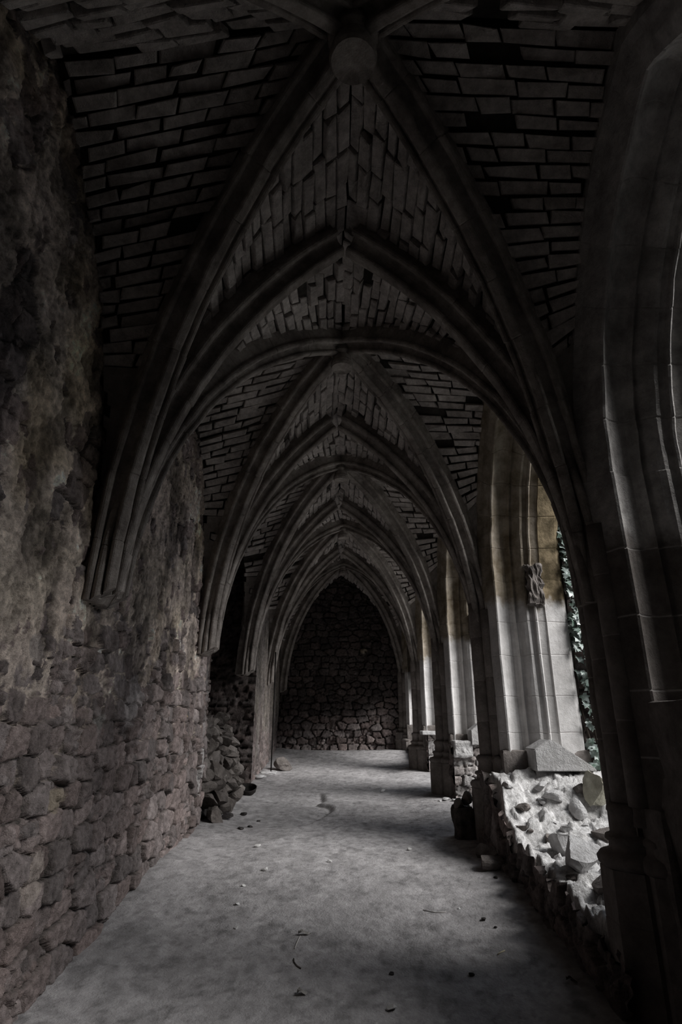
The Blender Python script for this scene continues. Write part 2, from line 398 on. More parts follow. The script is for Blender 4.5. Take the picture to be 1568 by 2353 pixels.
def sweep(P, R, lat, prof, rng, stone=.42, jit=.004, gap=.006, cap=True):
    """voussoirs along a curve: every joint is a small groove and the stones sit a little out of line"""
    seg = np.linalg.norm(np.diff(P, axis=0), axis=1); s = np.concatenate([[0], np.cumsum(seg)]); Ltot = s[-1]
    cuts = [0.0]
    while cuts[-1] < Ltot - stone * .6: cuts.append(cuts[-1] + stone * rng.uniform(.8, 1.25))
    cuts[-1] = Ltot
    rings = []
    for a, b in zip(cuts[:-1], cuts[1:]):
        ja, jb = rng.uniform(-jit, jit), rng.uniform(-jit, jit)
        m = max(2, int((b - a) / .11))
        for k, q in enumerate(np.linspace(a + .007, b - .007, m)): rings.append((q, ja, jb, 0))
        if b < Ltot: rings.append((b, ja, jb, 1))
    prof = np.array(prof); cen = np.array([0, prof[:, 1].mean()])
    verts = []; joint = []
    for (q, ja, jb, isj) in rings:
        p = np.array([np.interp(q, s, P[:, k]) for k in range(3)]); r = np.array([np.interp(q, s, R[:, k]) for k in range(3)]); r /= np.linalg.norm(r)
        pr = prof.copy()
        if isj: pr = pr + (cen - pr) / np.maximum(np.linalg.norm(cen - pr, axis=1, keepdims=True), 1e-6) * gap
        for a, b in pr:
            verts.append(p + lat * (a + ja) + r * (b + jb)); joint.append(isj)
    n = len(prof); faces = []
    for i in range(len(rings) - 1):
        for k in range(n - 1):
            faces.append((i * n + k, i * n + k + 1, (i + 1) * n + k + 1, (i + 1) * n + k))
        faces.append((i * n + n - 1, i * n, (i + 1) * n, (i + 1) * n + n - 1))
    if cap: faces.append(tuple(range(n - 1, -1, -1))); faces.append(tuple(range((len(rings) - 1) * n, len(rings) * n)))
    return verts, faces, joint

def chip(verts, seed, amp=.006):
    out = []
    for v in verts:
        q = Vector(v) * 5 + Vector((seed, 0, 0)); a = mnoise.noise_vector(q) * amp + mnoise.noise_vector(q * 3.7) * amp * .6
        out.append((v[0] + a.x, v[1] + a.y, v[2] + a.z))
    return out

ORD = ['nearest', 'second', 'third', 'fourth', 'farthest']
rng = random.Random(5)
# transverse arches
TA = []
TAn = {1: 'nearest pointed transverse arch across the vault, before the second boss', 2: 'second pointed transverse arch across the vault, between the second and third bosses',
       3: 'third pointed transverse arch across the vault, between the third and fourth bosses', 4: 'farthest transverse arch across the vault, just before the dark end wall',
       0: 'pointed transverse arch overhead behind the nearest boss'}
for k in range(5):
    t = empty('transverse_arch', (AX[k], T[k], Z0), TAn[k], 'arch')
    for ex in (-1.42, 1.56):
        P, R, lat, r = rib_curve((ex, T[k]), (AX[k], T[k]), Z0, CZ + 3.62)
        v, f, j = sweep(P, R, lat, full_profile(RIB, 1.12), rng)
        # mitre at the crown: keep each half on its own side
        v = [((min(p[0], AX[k]) if ex < 0 else max(p[0], AX[k])), p[1], p[2]) for p in v]
        if ex < 0: v = [(p[0], p[1], max(p[2], Z0 + (p[0] - XL) * .62 - .02)) for p in v]
        poly('arch_half', chip(v, k), f, M_rib, parent=t, smooth=False, attr={'joint': j})
# diagonal ribs and bosses
sidew = {-1: 'left wall', 1: 'right arcade'}
for b in range(5):
    bz = CZ + 3.70
    for sy, tk in ((-1, b), (1, b + 1)):
        for sx in (-1, 1):
            e = (-1.44, T[tk] - sy * .14) if sx < 0 else (1.57, T[tk] - sy * .07)
            P, R, lat, r = rib_curve(e, (BX[b], BY[b]), Z0, bz)
            P = P[:]; v, f, j = sweep(P, R, lat, [(a * .84, b * .92) for a, b in full_profile(RIB)], rng)
            if sx < 0: v = [(p[0], p[1], max(p[2], Z0 + (p[0] - XL) * .62 - .02)) for p in v]
            lab = f"moulded diagonal rib rising from the {sidew[sx]} to the {ORD[b]} boss on its {'near' if sy < 0 else 'far'} side"
            o = poly('diagonal_rib', chip(v, b + 9), f, M_rib, origin=(e[0], e[1], Z0), attr={'joint': j}); tag(o, lab, 'rib')
    rad = .137 if b == 0 else .118
    bm = bmesh.new()
    prof = [(0, -.01), (rad * .92, -.012), (rad, .012), (rad, .05), (rad * .86, .075), (rad * .84, .13), (rad * 1.05, .16), (rad * 1.05, .33), (0, .33)]
    vs = [[bm.verts.new((BX[b] + p[0] * math.cos(2 * PI * k / 36) * (1 + .012 * math.sin(5 * k)), BY[b] + p[0] * math.sin(2 * PI * k / 36), CZ + 3.535 + p[1])) for k in range(36)] for p in prof[1:-1]]
    for i in range(len(vs) - 1):
        for k in range(36): bm.faces.new((vs[i][k], vs[i][(k + 1) % 36], vs[i + 1][(k + 1) % 36], vs[i + 1][k]))
    bm.faces.new(list(reversed(vs[0]))); bm.faces.new(vs[-1])
    o = bm_obj('ceiling_boss', bm, M_rib, origin=(BX[b], BY[b], CZ + 3.57))
    tag(o, {0: 'large plain round boss overhead where the nearest four ribs meet', 1: 'round boss below the second crown of the vault, pale disc',
            2: 'round boss at the third crown of the vault, seen edge on', 3: 'small flat round boss at the fourth crown of the vault',
            4: 'farthest tiny boss at the crown before the dark end wall'}[b], 'boss')

# webs of the vault, laid in courses of long bricks
LIFT = .215
def web_half(D, A, centre, rng, bricks, back, plast, s_plaster):
    n = D.shape[0]
    sp = np.linspace(0, 1, n)
    def pt(s, t):
        d = np.array([np.interp(s, sp, D[:, k]) for k in range(3)]); a = np.array([np.interp(s, sp, A[:, k]) for k in range(3)])
        return d + (a - d) * t
    cdir = np.array(centre)
    def nor(s, t):
        e = 1e-3
        n_ = np.cross(pt(min(s + e, 1), t) - pt(max(s - e, 0), t), pt(s, min(t + e, 1)) - pt(s, max(t - e, 0)))
        n_ /= max(np.linalg.norm(n_), 1e-9)
        return n_ if np.dot(n_, cdir - pt(s, t)) > 0 else -n_
    # mortar bed behind the bricks
    SN, TN = 26, 8; i0 = len(back[0])
    for i in range(SN + 1):
        for j in range(TN + 1):
            s, t = i / SN, j / TN
            p = pt(s, t); back[0].append(p - nor(min(max(s, .02), .98), min(max(t, .02), .98)) * .030)
    for i in range(SN):
        for j in range(TN):
            a = i0 + i * (TN + 1) + j; back[1].append((a, a + 1, a + TN + 2, a + TN + 1))
    Lc = max(np.sum(np.linalg.norm(np.diff(D, axis=0), axis=1)), np.sum(np.linalg.norm(np.diff(A, axis=0), axis=1)))
    nc = int(Lc / .118)
    for c in range(nc):
        s0, s1 = (c + .07 + rng.uniform(-.03, .03)) / nc, (c + .87 + rng.uniform(-.04, .04)) / nc; sm = (s0 + s1) / 2
        if sm < .10: continue
        width = np.linalg.norm(pt(sm, 1) - pt(sm, 0))
        if width < .05: continue
        x = -rng.uniform(0, .25)
        while x < width:
            l = rng.uniform(.2, .36); a, b = max(x, 0), min(x + l - .018, width); x += l
            if b - a < .05: continue
            t0, t1 = a / width, b / width
            plastered = sm < s_plaster + .10 * math.sin(x * 5 + c) * .6
            if not plastered and rng.random() < .035: continue
            h = (rng.uniform(.010, .040) if rng.random() < .8 else rng.uniform(-.018, .002)) if not plastered else .020
            g_ = 0 if plastered else .0
            o0 = .0 if not plastered else -.05 / nc * 0
            cs = [(s0, t0), (s1, t0), (s1, t1), (s0, t1)]
            if plastered: cs = [(c / nc, t0), ((c + 1) / nc, t0), ((c + 1) / nc, min(1, t1 + .02 / width)), (c / nc, min(1, t1 + .02 / width))]
            base = []; mid = []; top = []; N = nor(sm, (t0 + t1) / 2)
            tilt = [rng.uniform(-.011, .011) for _ in range(4)] if not plastered else [0] * 4
            P4 = [pt(*q) for q in cs]; cen = sum(P4) / 4
            for q, p in enumerate(P4):
                p = p + (0 if plastered else 1) * np.array([rng.uniform(-.010, .010) for _ in range(3)])
                dcen = (cen - p) / max(np.linalg.norm(cen - p), 1e-6)
                base.append(p - N * .05); mid.append(p + N * (h + tilt[q] - .008)); top.append(p + dcen * (.012 if not plastered else 0) + N * (h + tilt[q]))
            dst = plast if plastered else bricks
            k = len(dst[0]); dst[0].extend(base + mid + top)
            for q in range(4):
                w_ = (q + 1) % 4
                dst[1].append((k + q, k + w_, k + 4 + w_, k + 4 + q)); dst[1].append((k + 4 + q, k + 4 + w_, k + 8 + w_, k + 8 + q))
            dst[1].append((k + 8, k + 9, k + 10, k + 11))

ARC_L = lambda tk, sy, by: rib_curve((XL - .02, T[tk] - sy * .12), (XL - .02, by), CZ + 1.15, CZ + 3.52)[0]
ARC_R = lambda tk, sy, by: rib_curve((XR + .02, T[tk] - sy * .10), (XR + .02, by), CZ + 1.35, CZ + 3.80)[0]
for b in range(5):
    rg = random.Random(40 + b)
    bricks = ([], []); back = ([], []); plast = ([], [])
    ctr = (BX[b], BY[b], CZ + 1.2)
    for sy, tk in ((-1, b), (1, b + 1)):
        for sx in (-1, 1):
            e = (-1.44, T[tk] - sy * .14) if sx < 0 else (1.57, T[tk] - sy * .07)
            D = rib_curve(e, (BX[b], BY[b]), Z0, CZ + 3.70, lift=LIFT)[0]
            te = (-1.42, T[tk]) if sx < 0 else (1.56, T[tk])
            A = rib_curve(te, (AX[tk], T[tk]), Z0, CZ + 3.62, lift=LIFT)[0]
            web_half(D, A, ctr, rg, bricks, back, plast, .42)
            W_ = ARC_L(tk, sy, BY[b]) if sx < 0 else ARC_R(tk, sy, BY[b])
            web_half(D, W_, ctr, rg, bricks, back, plast, .36)
    cl = poly('ceiling', back[0], back[1], M_mortar, origin=(BX[b], BY[b], CZ + 3.8), smooth=True); tag(cl, kind='structure')
    poly('brick_courses', bricks[0], bricks[1], M_brick, parent=cl)
    poly('plaster_coat', plast[0], plast[1], M_plast, parent=cl)

# ------------------------------------------------------------------ right arcade: moulded openings between the piers
RREF = 2.56; ZS = CZ + 1.5; HALF = BAY / 2
JAMB = [(1.62, .02), (1.62, .14), (1.655, .19), (1.675, .25), (1.705, .30), (1.725, .335), (1.74, .34),
        (1.750, .325), (1.780, .292), (1.82, .266), (1.86, .252), (1.895, .255), (1.925, .275), (1.945, .31),
        (1.95, .285), (1.965, .28), (1.985, .31), (2.02, .345), (2.055, .366), (2.08, .366), (2.088, .350),
        (2.125, .362), (2.135, .388), (2.150, .393), (2.162, .384), (2.172, .352), (2.25, .362), (2.26, .376), (2.27, .372), (2.37, .345), (2.475, .318), (2.50, .30), (2.53, .272), (2.56, .19), (2.60, .15), (2.60, .02)]
def jamb_mesh(Yc, sgn, zb, rng, ymid):
    """one half of an opening: upright jamb then the arc up to the crown. sgn=+1: grows towards -Y from the pier at Yc"""
    half = abs(Yc - ymid)
    rows = []
    z = zb; stops = []
    while z < ZS - .12: stops.append((z, 0)); z += rng.uniform(.34, .46)
    stops.append((ZS, 0))
    nu = []
    for i, (zz, _) in enumerate(stops):
        if i > 0: nu.append(('v', zz, 1))
        if i < len(stops) - 1:
            nz_ = stops[i + 1][0]
            nu.append(('v', zz + .008, 0)); nu.append(('v', nz_ - .008, 0))
    nu = [('v', zb, 0)] + nu
    NA = 26
    for k in range(1, NA + 1):
        f = k / NA
        if k % 4 == 0 and k < NA: nu += [('a', f - .004, 0), ('a', f, 1), ('a', f + .004, 0)]
        else: nu.append(('a', f, 0))
    V = []; J = []; ST = []
    for kind, q, isj in nu:
        for (x, n) in JAMB:
            nn = n - (.006 if isj else 0)
            if kind == 'v': y = nn; zz = q
            else:
                r = RREF - nn; cy = RREF              # centre lies RREF beyond the pier axis
                thm = math.acos(max(-1, min(1, (cy - half) / r)))
                th = thm * q; y = cy - r * math.cos(th); zz = ZS + r * math.sin(th)
            V.append((x, Yc - sgn * y, zz)); J.append(isj); ST.append(1.0 if x >= 2.255 else 0.0)
    m = len(JAMB); F = []
    for i in range(len(nu) - 1):
        for k in range(m - 1):
            q = (i * m + k, i * m + k + 1, (i + 1) * m + k + 1, (i + 1) * m + k); F.append(q if sgn > 0 else q[::-1])
    return V, F, (J, ST)

def spandrel(Yc, sgn, x, n, ymid, zb):
    half = abs(Yc - ymid); V = []; F = []
    pts = [(n, zb), (n, ZS)]
    r = RREF - n; thm = math.acos((RREF - half) / r)
    for k in range(1, 25): pts.append((RREF - r * math.cos(thm * k / 24), ZS + r * math.sin(thm * k / 24)))
    for (y, z) in pts: V += [(x, Yc - sgn * y, z), (x, Yc, z)]
    V += [(x, ymid, 5.66), (x, Yc, 5.66)]
    for k in range(len(V) // 2 - 1): F.append((2 * k, 2 * k + 1, 2 * k + 3, 2 * k + 2))
    return V, F

SILL = [CZ - .55, CZ - .46, CZ - .30, CZ - .20, CZ - .1]
wlab = ['nearest arcade opening at the right edge, moulded jamb', 'arcade opening with ivy behind and rubble on its sill', 'arcade opening beyond the second pier, open to the floor',
        'arcade opening with a pale lit jamb beyond the third pier', 'farthest arcade opening beside the end wall']
for b in range(5):
    ymid = (T[b] + T[b + 1]) / 2; rg = random.Random(90 + b)
    va, fa, ja = jamb_mesh(T[b + 1], 1, SILL[b], rg, ymid)
    vb, fb, jb = jamb_mesh(T[b], -1, SILL[b], rg, ymid)
    k = len(va)
    V = chip(va + vb, b * 3, .008); F = fa + [tuple(i + k for i in f) for f in fb]
    o = poly(f'window_{b + 1}', V, F, M_jamb1 if b == 0 else M_jamb, origin=(2.1, ymid, SILL[b]), attr={'joint': ja[0] + jb[0], 'stain': ja[1] + jb[1]}); tag(o, wlab[b], kind='structure')
    V = []; F = []
    for (Yc, sg) in ((T[b + 1], 1), (T[b], -1)):
        for (x, n) in ((1.625, .13), (2.595, .14)):
            v, f = spandrel(Yc, sg, x, n, ymid, -.1); k = len(V); V += v; F += [tuple(i + k for i in q) for q in f]
    o = poly('wall_right', V, F, M_plast, origin=(2.1, ymid, 0)); tag(o, kind='structure')

# unseen infill high in the farthest opening, added to keep the end wall dark
bm = bmesh.new(); rough_box(bm, (1.9, T[4] + .25, 2.35), (2.3, T[5] - .25, 5.5), .01, 4, 2, 4, .02)
tag(bm_obj('wall_right', bm, M_roof, origin=(2.1, 14.1, 2.35)), kind='structure')

# ------------------------------------------------------------------ piers
def lathe(bm, cx, cy, prof, n=24, a0=0.0, lob=None):
    rings = []
    for r, z in prof:
        rings.append([bm.verts.new((cx + r * math.cos(a0 + 2 * PI * k / n), cy + r * math.sin(a0 + 2 * PI * k / n), z)) for k in range(n)])
    for i in range(len(rings) - 1):
        for k in range(n): bm.faces.new((rings[i][k], rings[i][(k + 1) % n], rings[i + 1][(k + 1) % n], rings[i + 1][k]))
    bm.faces.new(list(reversed(rings[0]))); bm.faces.new(rings[-1])

def shaft_mesh(name, cx, cy, r, z0, z1, parent, rg, n=18):
    zs = [z0]
    while zs[-1] < z1 - .3: zs.append(zs[-1] + rg.uniform(.34, .48))
    zs[-1] = z1
    V = []; J = []; rings = []
    for a, b in zip(zs[:-1], zs[1:]):
        rings += [(a + .006, 0, r), ((a + b) / 2, 0, r), (b - .006, 0, r)]
        if b < z1: rings.append((b, 1, r - .004))
    for z, j, rr in rings:
        for k in range(n): V.append((cx + rr * math.cos(2 * PI * k / n), cy + rr * math.sin(2 * PI * k / n), z)); J.append(j)
    F = []
    for i in range(len(rings) - 1):
        for k in range(n): F.append((i * n + k, i * n + (k + 1) % n, (i + 1) * n + (k + 1) % n, (i + 1) * n + k))
    F.append(tuple(range(n - 1, -1, -1))); F.append(tuple(range((len(rings) - 1) * n, len(rings) * n)))
    return poly(name, chip(V, cy, .005), F, M_pier, parent=parent, smooth=True, attr={'joint': J})

plab = {1: 'huge dark nearest pier at the right edge of the walk', 2: 'second pier on the right, dark shaft beside the ivy opening',
        3: 'third pier on the right with a block of rubble parapet beside it', 4: 'fourth pier on the right beside the pale lit jamb',
        5: 'farthest pier in the right corner of the end wall', 0: 'pier beside the camera on the right'}
for k in range(6):
    rg = random.Random(70 + k); yc = T[k]; zf = fzs(1.5, yc) - .06
    zb0 = CZ - .66 + (0 if k < 3 else .06 * (k - 2)); zb1 = zb0 + .32
    if k == 1: zb0 -= .10; zb1 -= .10
    ox = .075 if k == 1 else 0.0
    p = empty('arcade_pier', (1.6, yc, zf), plab[k], 'pier')
    bm = bmesh.new()
    rough_box(bm, (1.66, yc - .34, zf - .2), (2.56, yc + .34, SILL[min(k, 4)] + .02), .022, 6, k, 5, .03)
    bm_obj('footing', bm, M_rockd, parent=p)
    bm = bmesh.new(); rough_box(bm, (1.66, yc - .17, zf), (2.5, yc + .17, 7.2), .008, 8, k + 20, 4, .02)
    bm_obj('core', bm, M_pier, parent=p)
    shaft_mesh('shaft', 1.60 + ox, yc, .105, zb1 - .01, Z0 + .6, p, rg)
    for s in (-1, 1): shaft_mesh('side_shaft', 1.665, yc + s * .15, .07, zb1 - .01, Z0 + .5, p, rg, 14)
    bm = bmesh.new()
    lathe(bm, 1.60 + ox, yc, [(.12, zb1), (.138, zb1 - .02), (.142, zb1 - .04), (.125, zb1 - .07), (.128, zb1 - .15), (.165, zb1 - .165), (.17, zb1 - .185), (.15, zb1 - .20), (.155, zb1 - .235),
                           (.205, zb1 - .25), (.226, zb1 - .275), (.222, zb1 - .30), (.20, zb1 - .32)][::-1], 28)
    for s in (-1, 1):
        lathe(bm, 1.68 + ox, yc + s * .17, [(.08, zb1), (.10, zb1 - .02), (.105, zb1 - .04), (.09, zb1 - .07), (.092, zb1 - .15), (.125, zb1 - .165), (.13, zb1 - .185), (.112, zb1 - .20), (.115, zb1 - .235),
                               (.155, zb1 - .25), (.17, zb1 - .275), (.168, zb1 - .30), (.15, zb1 - .32)][::-1], 22)
    bm_obj('base_moulding', bm, M_pier, parent=p, smooth=True)
    bm = bmesh.new()
    lathe(bm, 1.60 + ox, yc, [(.222, zf - .1), (.220, zf + .45), (.216, zf + .455), (.219, zf + .46), (.214, zb1 - .32)], 8, PI / 8)
    for s in (-1, 1): lathe(bm, 1.69 + ox, yc + s * .19, [(.165, zf - .1), (.16, zb1 - .32)], 8, PI / 8)
    bm_obj('plinth', bm, M_pier, parent=p)

# gabled sill stones left standing at the feet of the jambs
def gable(name, parent_loc, pts, y0, y1, label):
    bm = bmesh.new(); a = [bm.verts.new((x, y0, z)) for x, z in pts]; b = [bm.verts.new((x, y1, z)) for x, z in pts]
    bm.faces.new(a); bm.faces.new(list(reversed(b)))
    for k in range(len(pts)): bm.faces.new((a[k], b[k], b[(k + 1) % len(pts)], a[(k + 1) % len(pts)]))
    bmesh.ops.recalc_face_normals(bm, faces=bm.faces)
    bmesh.ops.bevel(bm, geom=list(bm.edges), offset=.008, segments=2, affect='EDGES')
    o = bm_obj(name, bm, M_stop, origin=parent_loc); tag(o, label, 'stone')
zt = CZ - .46
gable('sill_stone', (2.1, 6.1, zt), [(1.905, zt), (2.50, zt), (2.47, zt + .04), (2.10, zt + .285), (2.05, zt + .29), (1.905, zt + .20)], 6.06, 6.40,
      'pale gabled sill stone at the foot of the lit jamb above the rubble')
zt = CZ - .33
gable('sill_stone', (2.1, 9.1, zt), [(1.93, zt), (2.44, zt), (2.44, zt + .06), (2.20, zt + .30), (2.06, zt + .30), (1.93, zt + .20)], 9.05, 9.40,
      'pale sill stone with cut corners on the parapet stub of the third pier')
zt = CZ - .20
bm = bmesh.new(); rough_box(bm, (1.60, 11.98, zt - .05), (2.2, 12.4, zt + .02), .006, 4, 3, 6, .012)
tag(bm_obj('sill_slab', bm, M_stop, origin=(1.9, 12.2, zt)), 'thin lit sill slab at the foot of the farthest pale jamb', 'stone')

# broken stump of tracery on the jamb of the ivy opening
def rock_mesh(size, seed, cuts=9, sub=3, rough=.05):
    r = random.Random(seed); bm = bmesh.new(); bmesh.ops.create_icosphere(bm, subdivisions=sub, radius=1)
    pl = []
    for k in range(cuts):
        n = Vector((r.gauss(0, 1), r.gauss(0, 1), r.gauss(0, 1))).normalized(); pl.append((n, r.uniform(.34, .66)))
    for v in bm.verts:
        for n, h in pl:
            d = v.co.dot(n) - h
            if d > 0: v.co -= n * d
    s = Vector((seed * 1.3, seed * .7, 0))
    for v in bm.verts:
        v.co += v.co.normalized() * rough * (mnoise.noise(v.co * 2.5 + s) + .5 * mnoise.noise(v.co * 7 + s))
    lo = [min(v.co[k] for v in bm.verts) for k in range(3)]; hi = [max(v.co[k] for v in bm.verts) for k in range(3)]
    for v in bm.verts: v.co = Vector([(v.co[k] - lo[k]) / (hi[k] - lo[k]) * size[k] - (size[k] / 2 if k < 2 else 0) for k in range(3)])
    return bm
def rock(name, loc, size, seed, mat, label, cat='stone', group=None, rot=(0, 0, 0), cuts=9, sub=3, sink=.02, rough=.05):
    bm = rock_mesh(size, seed, cuts, sub, rough)
    if rot != (0, 0, 0):
        R = Matrix.Rotation(rot[2], 3, 'Z') @ Matrix.Rotation(rot[1], 3, 'Y') @ Matrix.Rotation(rot[0], 3, 'X')
        bmesh.ops.rotate(bm, verts=bm.verts, matrix=R)
        zl = min(v.co.z for v in bm.verts)
        bmesh.ops.translate(bm, verts=bm.verts, vec=(0, 0, -zl))
    me = bpy.data.meshes.new(name); bm.to_mesh(me); bm.free()
    o = link(name, me, mat, None, (loc[0], loc[1], loc[2] - sink), False)
    return tag(o, label, cat, group)
bm = bmesh.new(); rough_box(bm, (2.09, 6.215, CZ + 1.20), (2.25, 6.36, CZ + 1.66), .045, 7, 5, 14, .02)
tag(bm_obj('tracery_stump', bm, M_rockd, origin=(2.1, 6.2, CZ + 1.2)), 'dark broken stump of tracery high on the lit jamb', 'stone')
bm = bmesh.new(); rough_box(bm, (2.09, 9.215, CZ + 1.25), (2.25, 9.36, CZ + 1.64), .045, 7, 6, 14, .02)
tag(bm_obj('tracery_stump', bm, M_rockd, origin=(2.1, 9.2, CZ + 1.25)), 'broken tracery stump on the jamb of the third pier', 'stone')

# ------------------------------------------------------------------ rubble parapets in the openings
TYk = [3.6, 3.9, 4.3, 4.8, 5.4, 5.7, 5.9, 6.2, 7]; TZk = [-1.14, -1.12, -1.08, -1.02, -1.0, -.85, -.68, -.47, -.45]
def ptop(x, y):
    x = np.asarray(x, float); y = np.asarray(y, float)
    z = np.interp(y, TYk, TZk) + CZ
    return z + .05 * fbm(x * 4, y * 4, 801, 3) - .03 + .05 * sstep(.50, .58, vnoise(x * 5 + y, y * 8, 805)) + .035 * sstep(.5, .56, vnoise(x * 9 - y * 2, y * 14, 806)) \
        + .022 * fbm(x * 13, y * 18, 803, 3) - .025 * np.exp(-(np.abs(fbm(x * 6, y * 8, 809, 3)) / .04) ** 2)
par = empty('rubble_parapet', (2.0, 5.0, fzs(1.5, 5) - .02), 'broken rubble parapet running towards the camera under the ivy opening', 'wall')
xx = np.arange(1.43, 2.68, .012); yy = np.arange(3.62, 6.42, .014)
X, Y = np.meshgrid(xx, yy, indexing='ij')
Zt = ptop(X, Y); edge = 1.47 + .05 * fbm(Y * 3, Y * 0, 811, 3)
k = sstep(-.03, .05, X - edge)
Zt = Zt * k + (fz0(Y) - .1) * (1 - k)
Zt = np.where(X > 2.6, Zt - (X - 2.6) * 9, Zt)
lit = .74 + .14 * fbm(X * 5, Y * 5, 821, 4)  # top painted pale, as the side the light strikes
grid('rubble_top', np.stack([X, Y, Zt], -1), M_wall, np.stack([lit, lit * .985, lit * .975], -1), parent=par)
def pf_map(U, V, H):
    top = ptop(1.5 + U * 0, U) + .01; bot = fz0(U) - .12
    return np.stack([1.49 - H - .04 * (1 - V), U, bot + (top - bot) * V], -1)
stone_wall('rubble_face', pf_map, 3.5, 6.45, 0, 1, .014, .04, 23, w=.26, h=.36, parent=par, flip=True, depth=.07, tone=.8)  # inner face toned darker, as its shaded side
def stub(name, x0, x1, y0, y1, z0, z1, seed, label):
    e = empty(name, ((x0 + x1) / 2, (y0 + y1) / 2, z0), label, 'wall')
    def m1(U, V, H): return np.stack([U, y0 - H + .03, V], -1)
    stone_wall('end_face', m1, x0, x1, z0, z1, .014, .014, seed, w=.24, h=.13, parent=e, depth=.05, cols=(1.95, 2.2, 2.25),  # end face painted paler than the inner face, as if lit
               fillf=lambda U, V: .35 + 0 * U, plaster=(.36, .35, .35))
    def m2(U, V, H): return np.stack([x0 - H + .02, U, V], -1)
    stone_wall('inner_face', m2, y0, y1, z0, z1, .03, .03, seed + 1, w=.24, h=.13, parent=e, flip=True, depth=.04)
    bm = bmesh.new(); rough_box(bm, (x0 + .02, y0 + .03, z0), (x1 + .02, y1, z1 - .01), .012, 5, seed, 7, .02)
    bm_obj('core', bm, M_rockd, parent=e)
stub('parapet_stub', 1.66, 2.56, 9.12, 9.62, fzs(1.6, 9.3) - .05, CZ - .32, 31, 'end of a broken rubble parapet beside the third pier, lit from outside')
bm = bmesh.new(); rough_box(bm, (1.66, 9.06, CZ - .50), (1.95, 9.5, CZ - .27), .02, 5, 8, 6, .03)
tag(bm_obj('coping_stone', bm, M_stop, origin=(1.8, 9.3, CZ - .5)), 'squared coping stone on the inner edge of the stub by the third pier', 'stone')
stub('parapet_stub', 1.72, 2.5, 12.1, 12.6, fzs(1.6, 12.3) - .05, CZ - .24, 35, 'dark stub of parapet under the thin sill slab by the fourth pier')
def low_par(y0, y1, zt, seed, label):
    zf_ = fzs(1.5, (y0 + y1) / 2) - .1
    bm = bmesh.new(); rough_box(bm, (1.7, y0, zf_), (2.55, y1, zt), .04, 8, seed, 4, .03)
    tag(bm_obj('rubble_parapet', bm, M_rockd, origin=(2.1, (y0 + y1) / 2, zf_)), label, 'wall')
low_par(T[0] + .3, T[1] - .3, CZ + .10, 41, 'light-blocking parapet of the nearest opening beside the huge pier')  # unseen parapet, raised to darken the near floor and vault
low_par(T[4] + .3, T[5] - .2, CZ - .55, 42, 'low parapet of the farthest opening by the end wall')

# loose stones lying on the rubble parapet
def on_top(x, y): return float(ptop(np.array([x]), np.array([y]))[0])
R_ = [('boulder', 1.83, 5.33, (.28, .26, .23), 1, M_rock, 'largest rounded boulder in the middle of the rubble parapet', (0.1, .1, .6), 7),
      ('stone_wedge', 1.69, 4.66, (.27, .30, .26), 2, M_rock, 'flat-topped wedge stone at the inner edge of the rubble parapet, below the boulder', (0, .15, .2), 6),
      ('stone_slab', 1.96, 4.98, (.26, .28, .15), 3, M_rock, 'pale slab stone beside the nearest pier on the rubble parapet', (.1, 0, .3), 7),
      ('stone', 1.95, 5.86, (.17, .14, .13), 4, M_rock, 'small pointed stone left of the blue-grey stone on the rubble', (0, .2, .4), 8),
      ('stone', 2.15, 5.82, (.18, .16, .16), 5, M_rock, 'blue-grey facetted stone on the rubble beside the yellow block', (.3, 0, 1.0), 7),
      ('squared_block', 2.37, 5.86, (.24, .22, .30), 6, M_yellow, 'pale yellow squared block at the outer edge of the rubble under the ivy', (0, 0, .1), 5),
      ('stone', 1.93, 6.03, (.15, .12, .11), 7, M_rock, 'small grey stone tucked under the gabled sill stone', (0, 0, .5), 8),
      ('stone', 2.26, 5.50, (.20, .16, .15), 8, M_rockd, 'dark stone on the rubble close to the nearest pier, below the ivy leaves', (0, 0, .2), 8),
      ('stone', 1.72, 4.32, (.20, .26, .20), 9, M_rockd, 'dark splintered stone at the near end of the rubble parapet', (0, .3, .4), 6),
      ('stone', 2.25, 5.95, (.13, .12, .10), 10, M_rockd, 'dark little stone leaning against the yellow block', (.2, 0, 0), 8),
      ('stone', 1.97, 5.60, (.13, .11, .08), 11, M_rock, 'flat grey chip behind the largest boulder', (0, 0, .9), 8),
      ('stone', 1.80, 5.55, (.12, .11, .07), 12, M_rockd, 'dark flat chip left behind the largest boulder', (0, 0, .2), 8),
      ('stone', 1.62, 5.10, (.13, .16, .07), 13, M_rock, 'chip at the inner lip of the rubble, left of the boulder', (0, 0, .2), 8),
      ('stone', 1.88, 4.62, (.17, .20, .16), 14, M_rock, 'angular stone right of the flat-topped wedge', (0, .2, 1.2), 7),
      ('stone', 2.08, 5.22, (.19, .15, .10), 15, M_rock, 'long pale stone right of the largest boulder', (0, 0, .3), 7),
      ('stone', 1.66, 5.80, (.14, .15, .09), 16, M_rockd, 'dark stone at the head of the rubble by the second pier', (0, 0, .3), 8)]
for nm, x, y, sz, sd, mt, lab, rt, ct in R_:
    rock(nm, (x, y, on_top(x, y)), sz, 500 + sd, mt, lab, rot=rt, cuts=ct, sink=.045)
rr = random.Random(77)
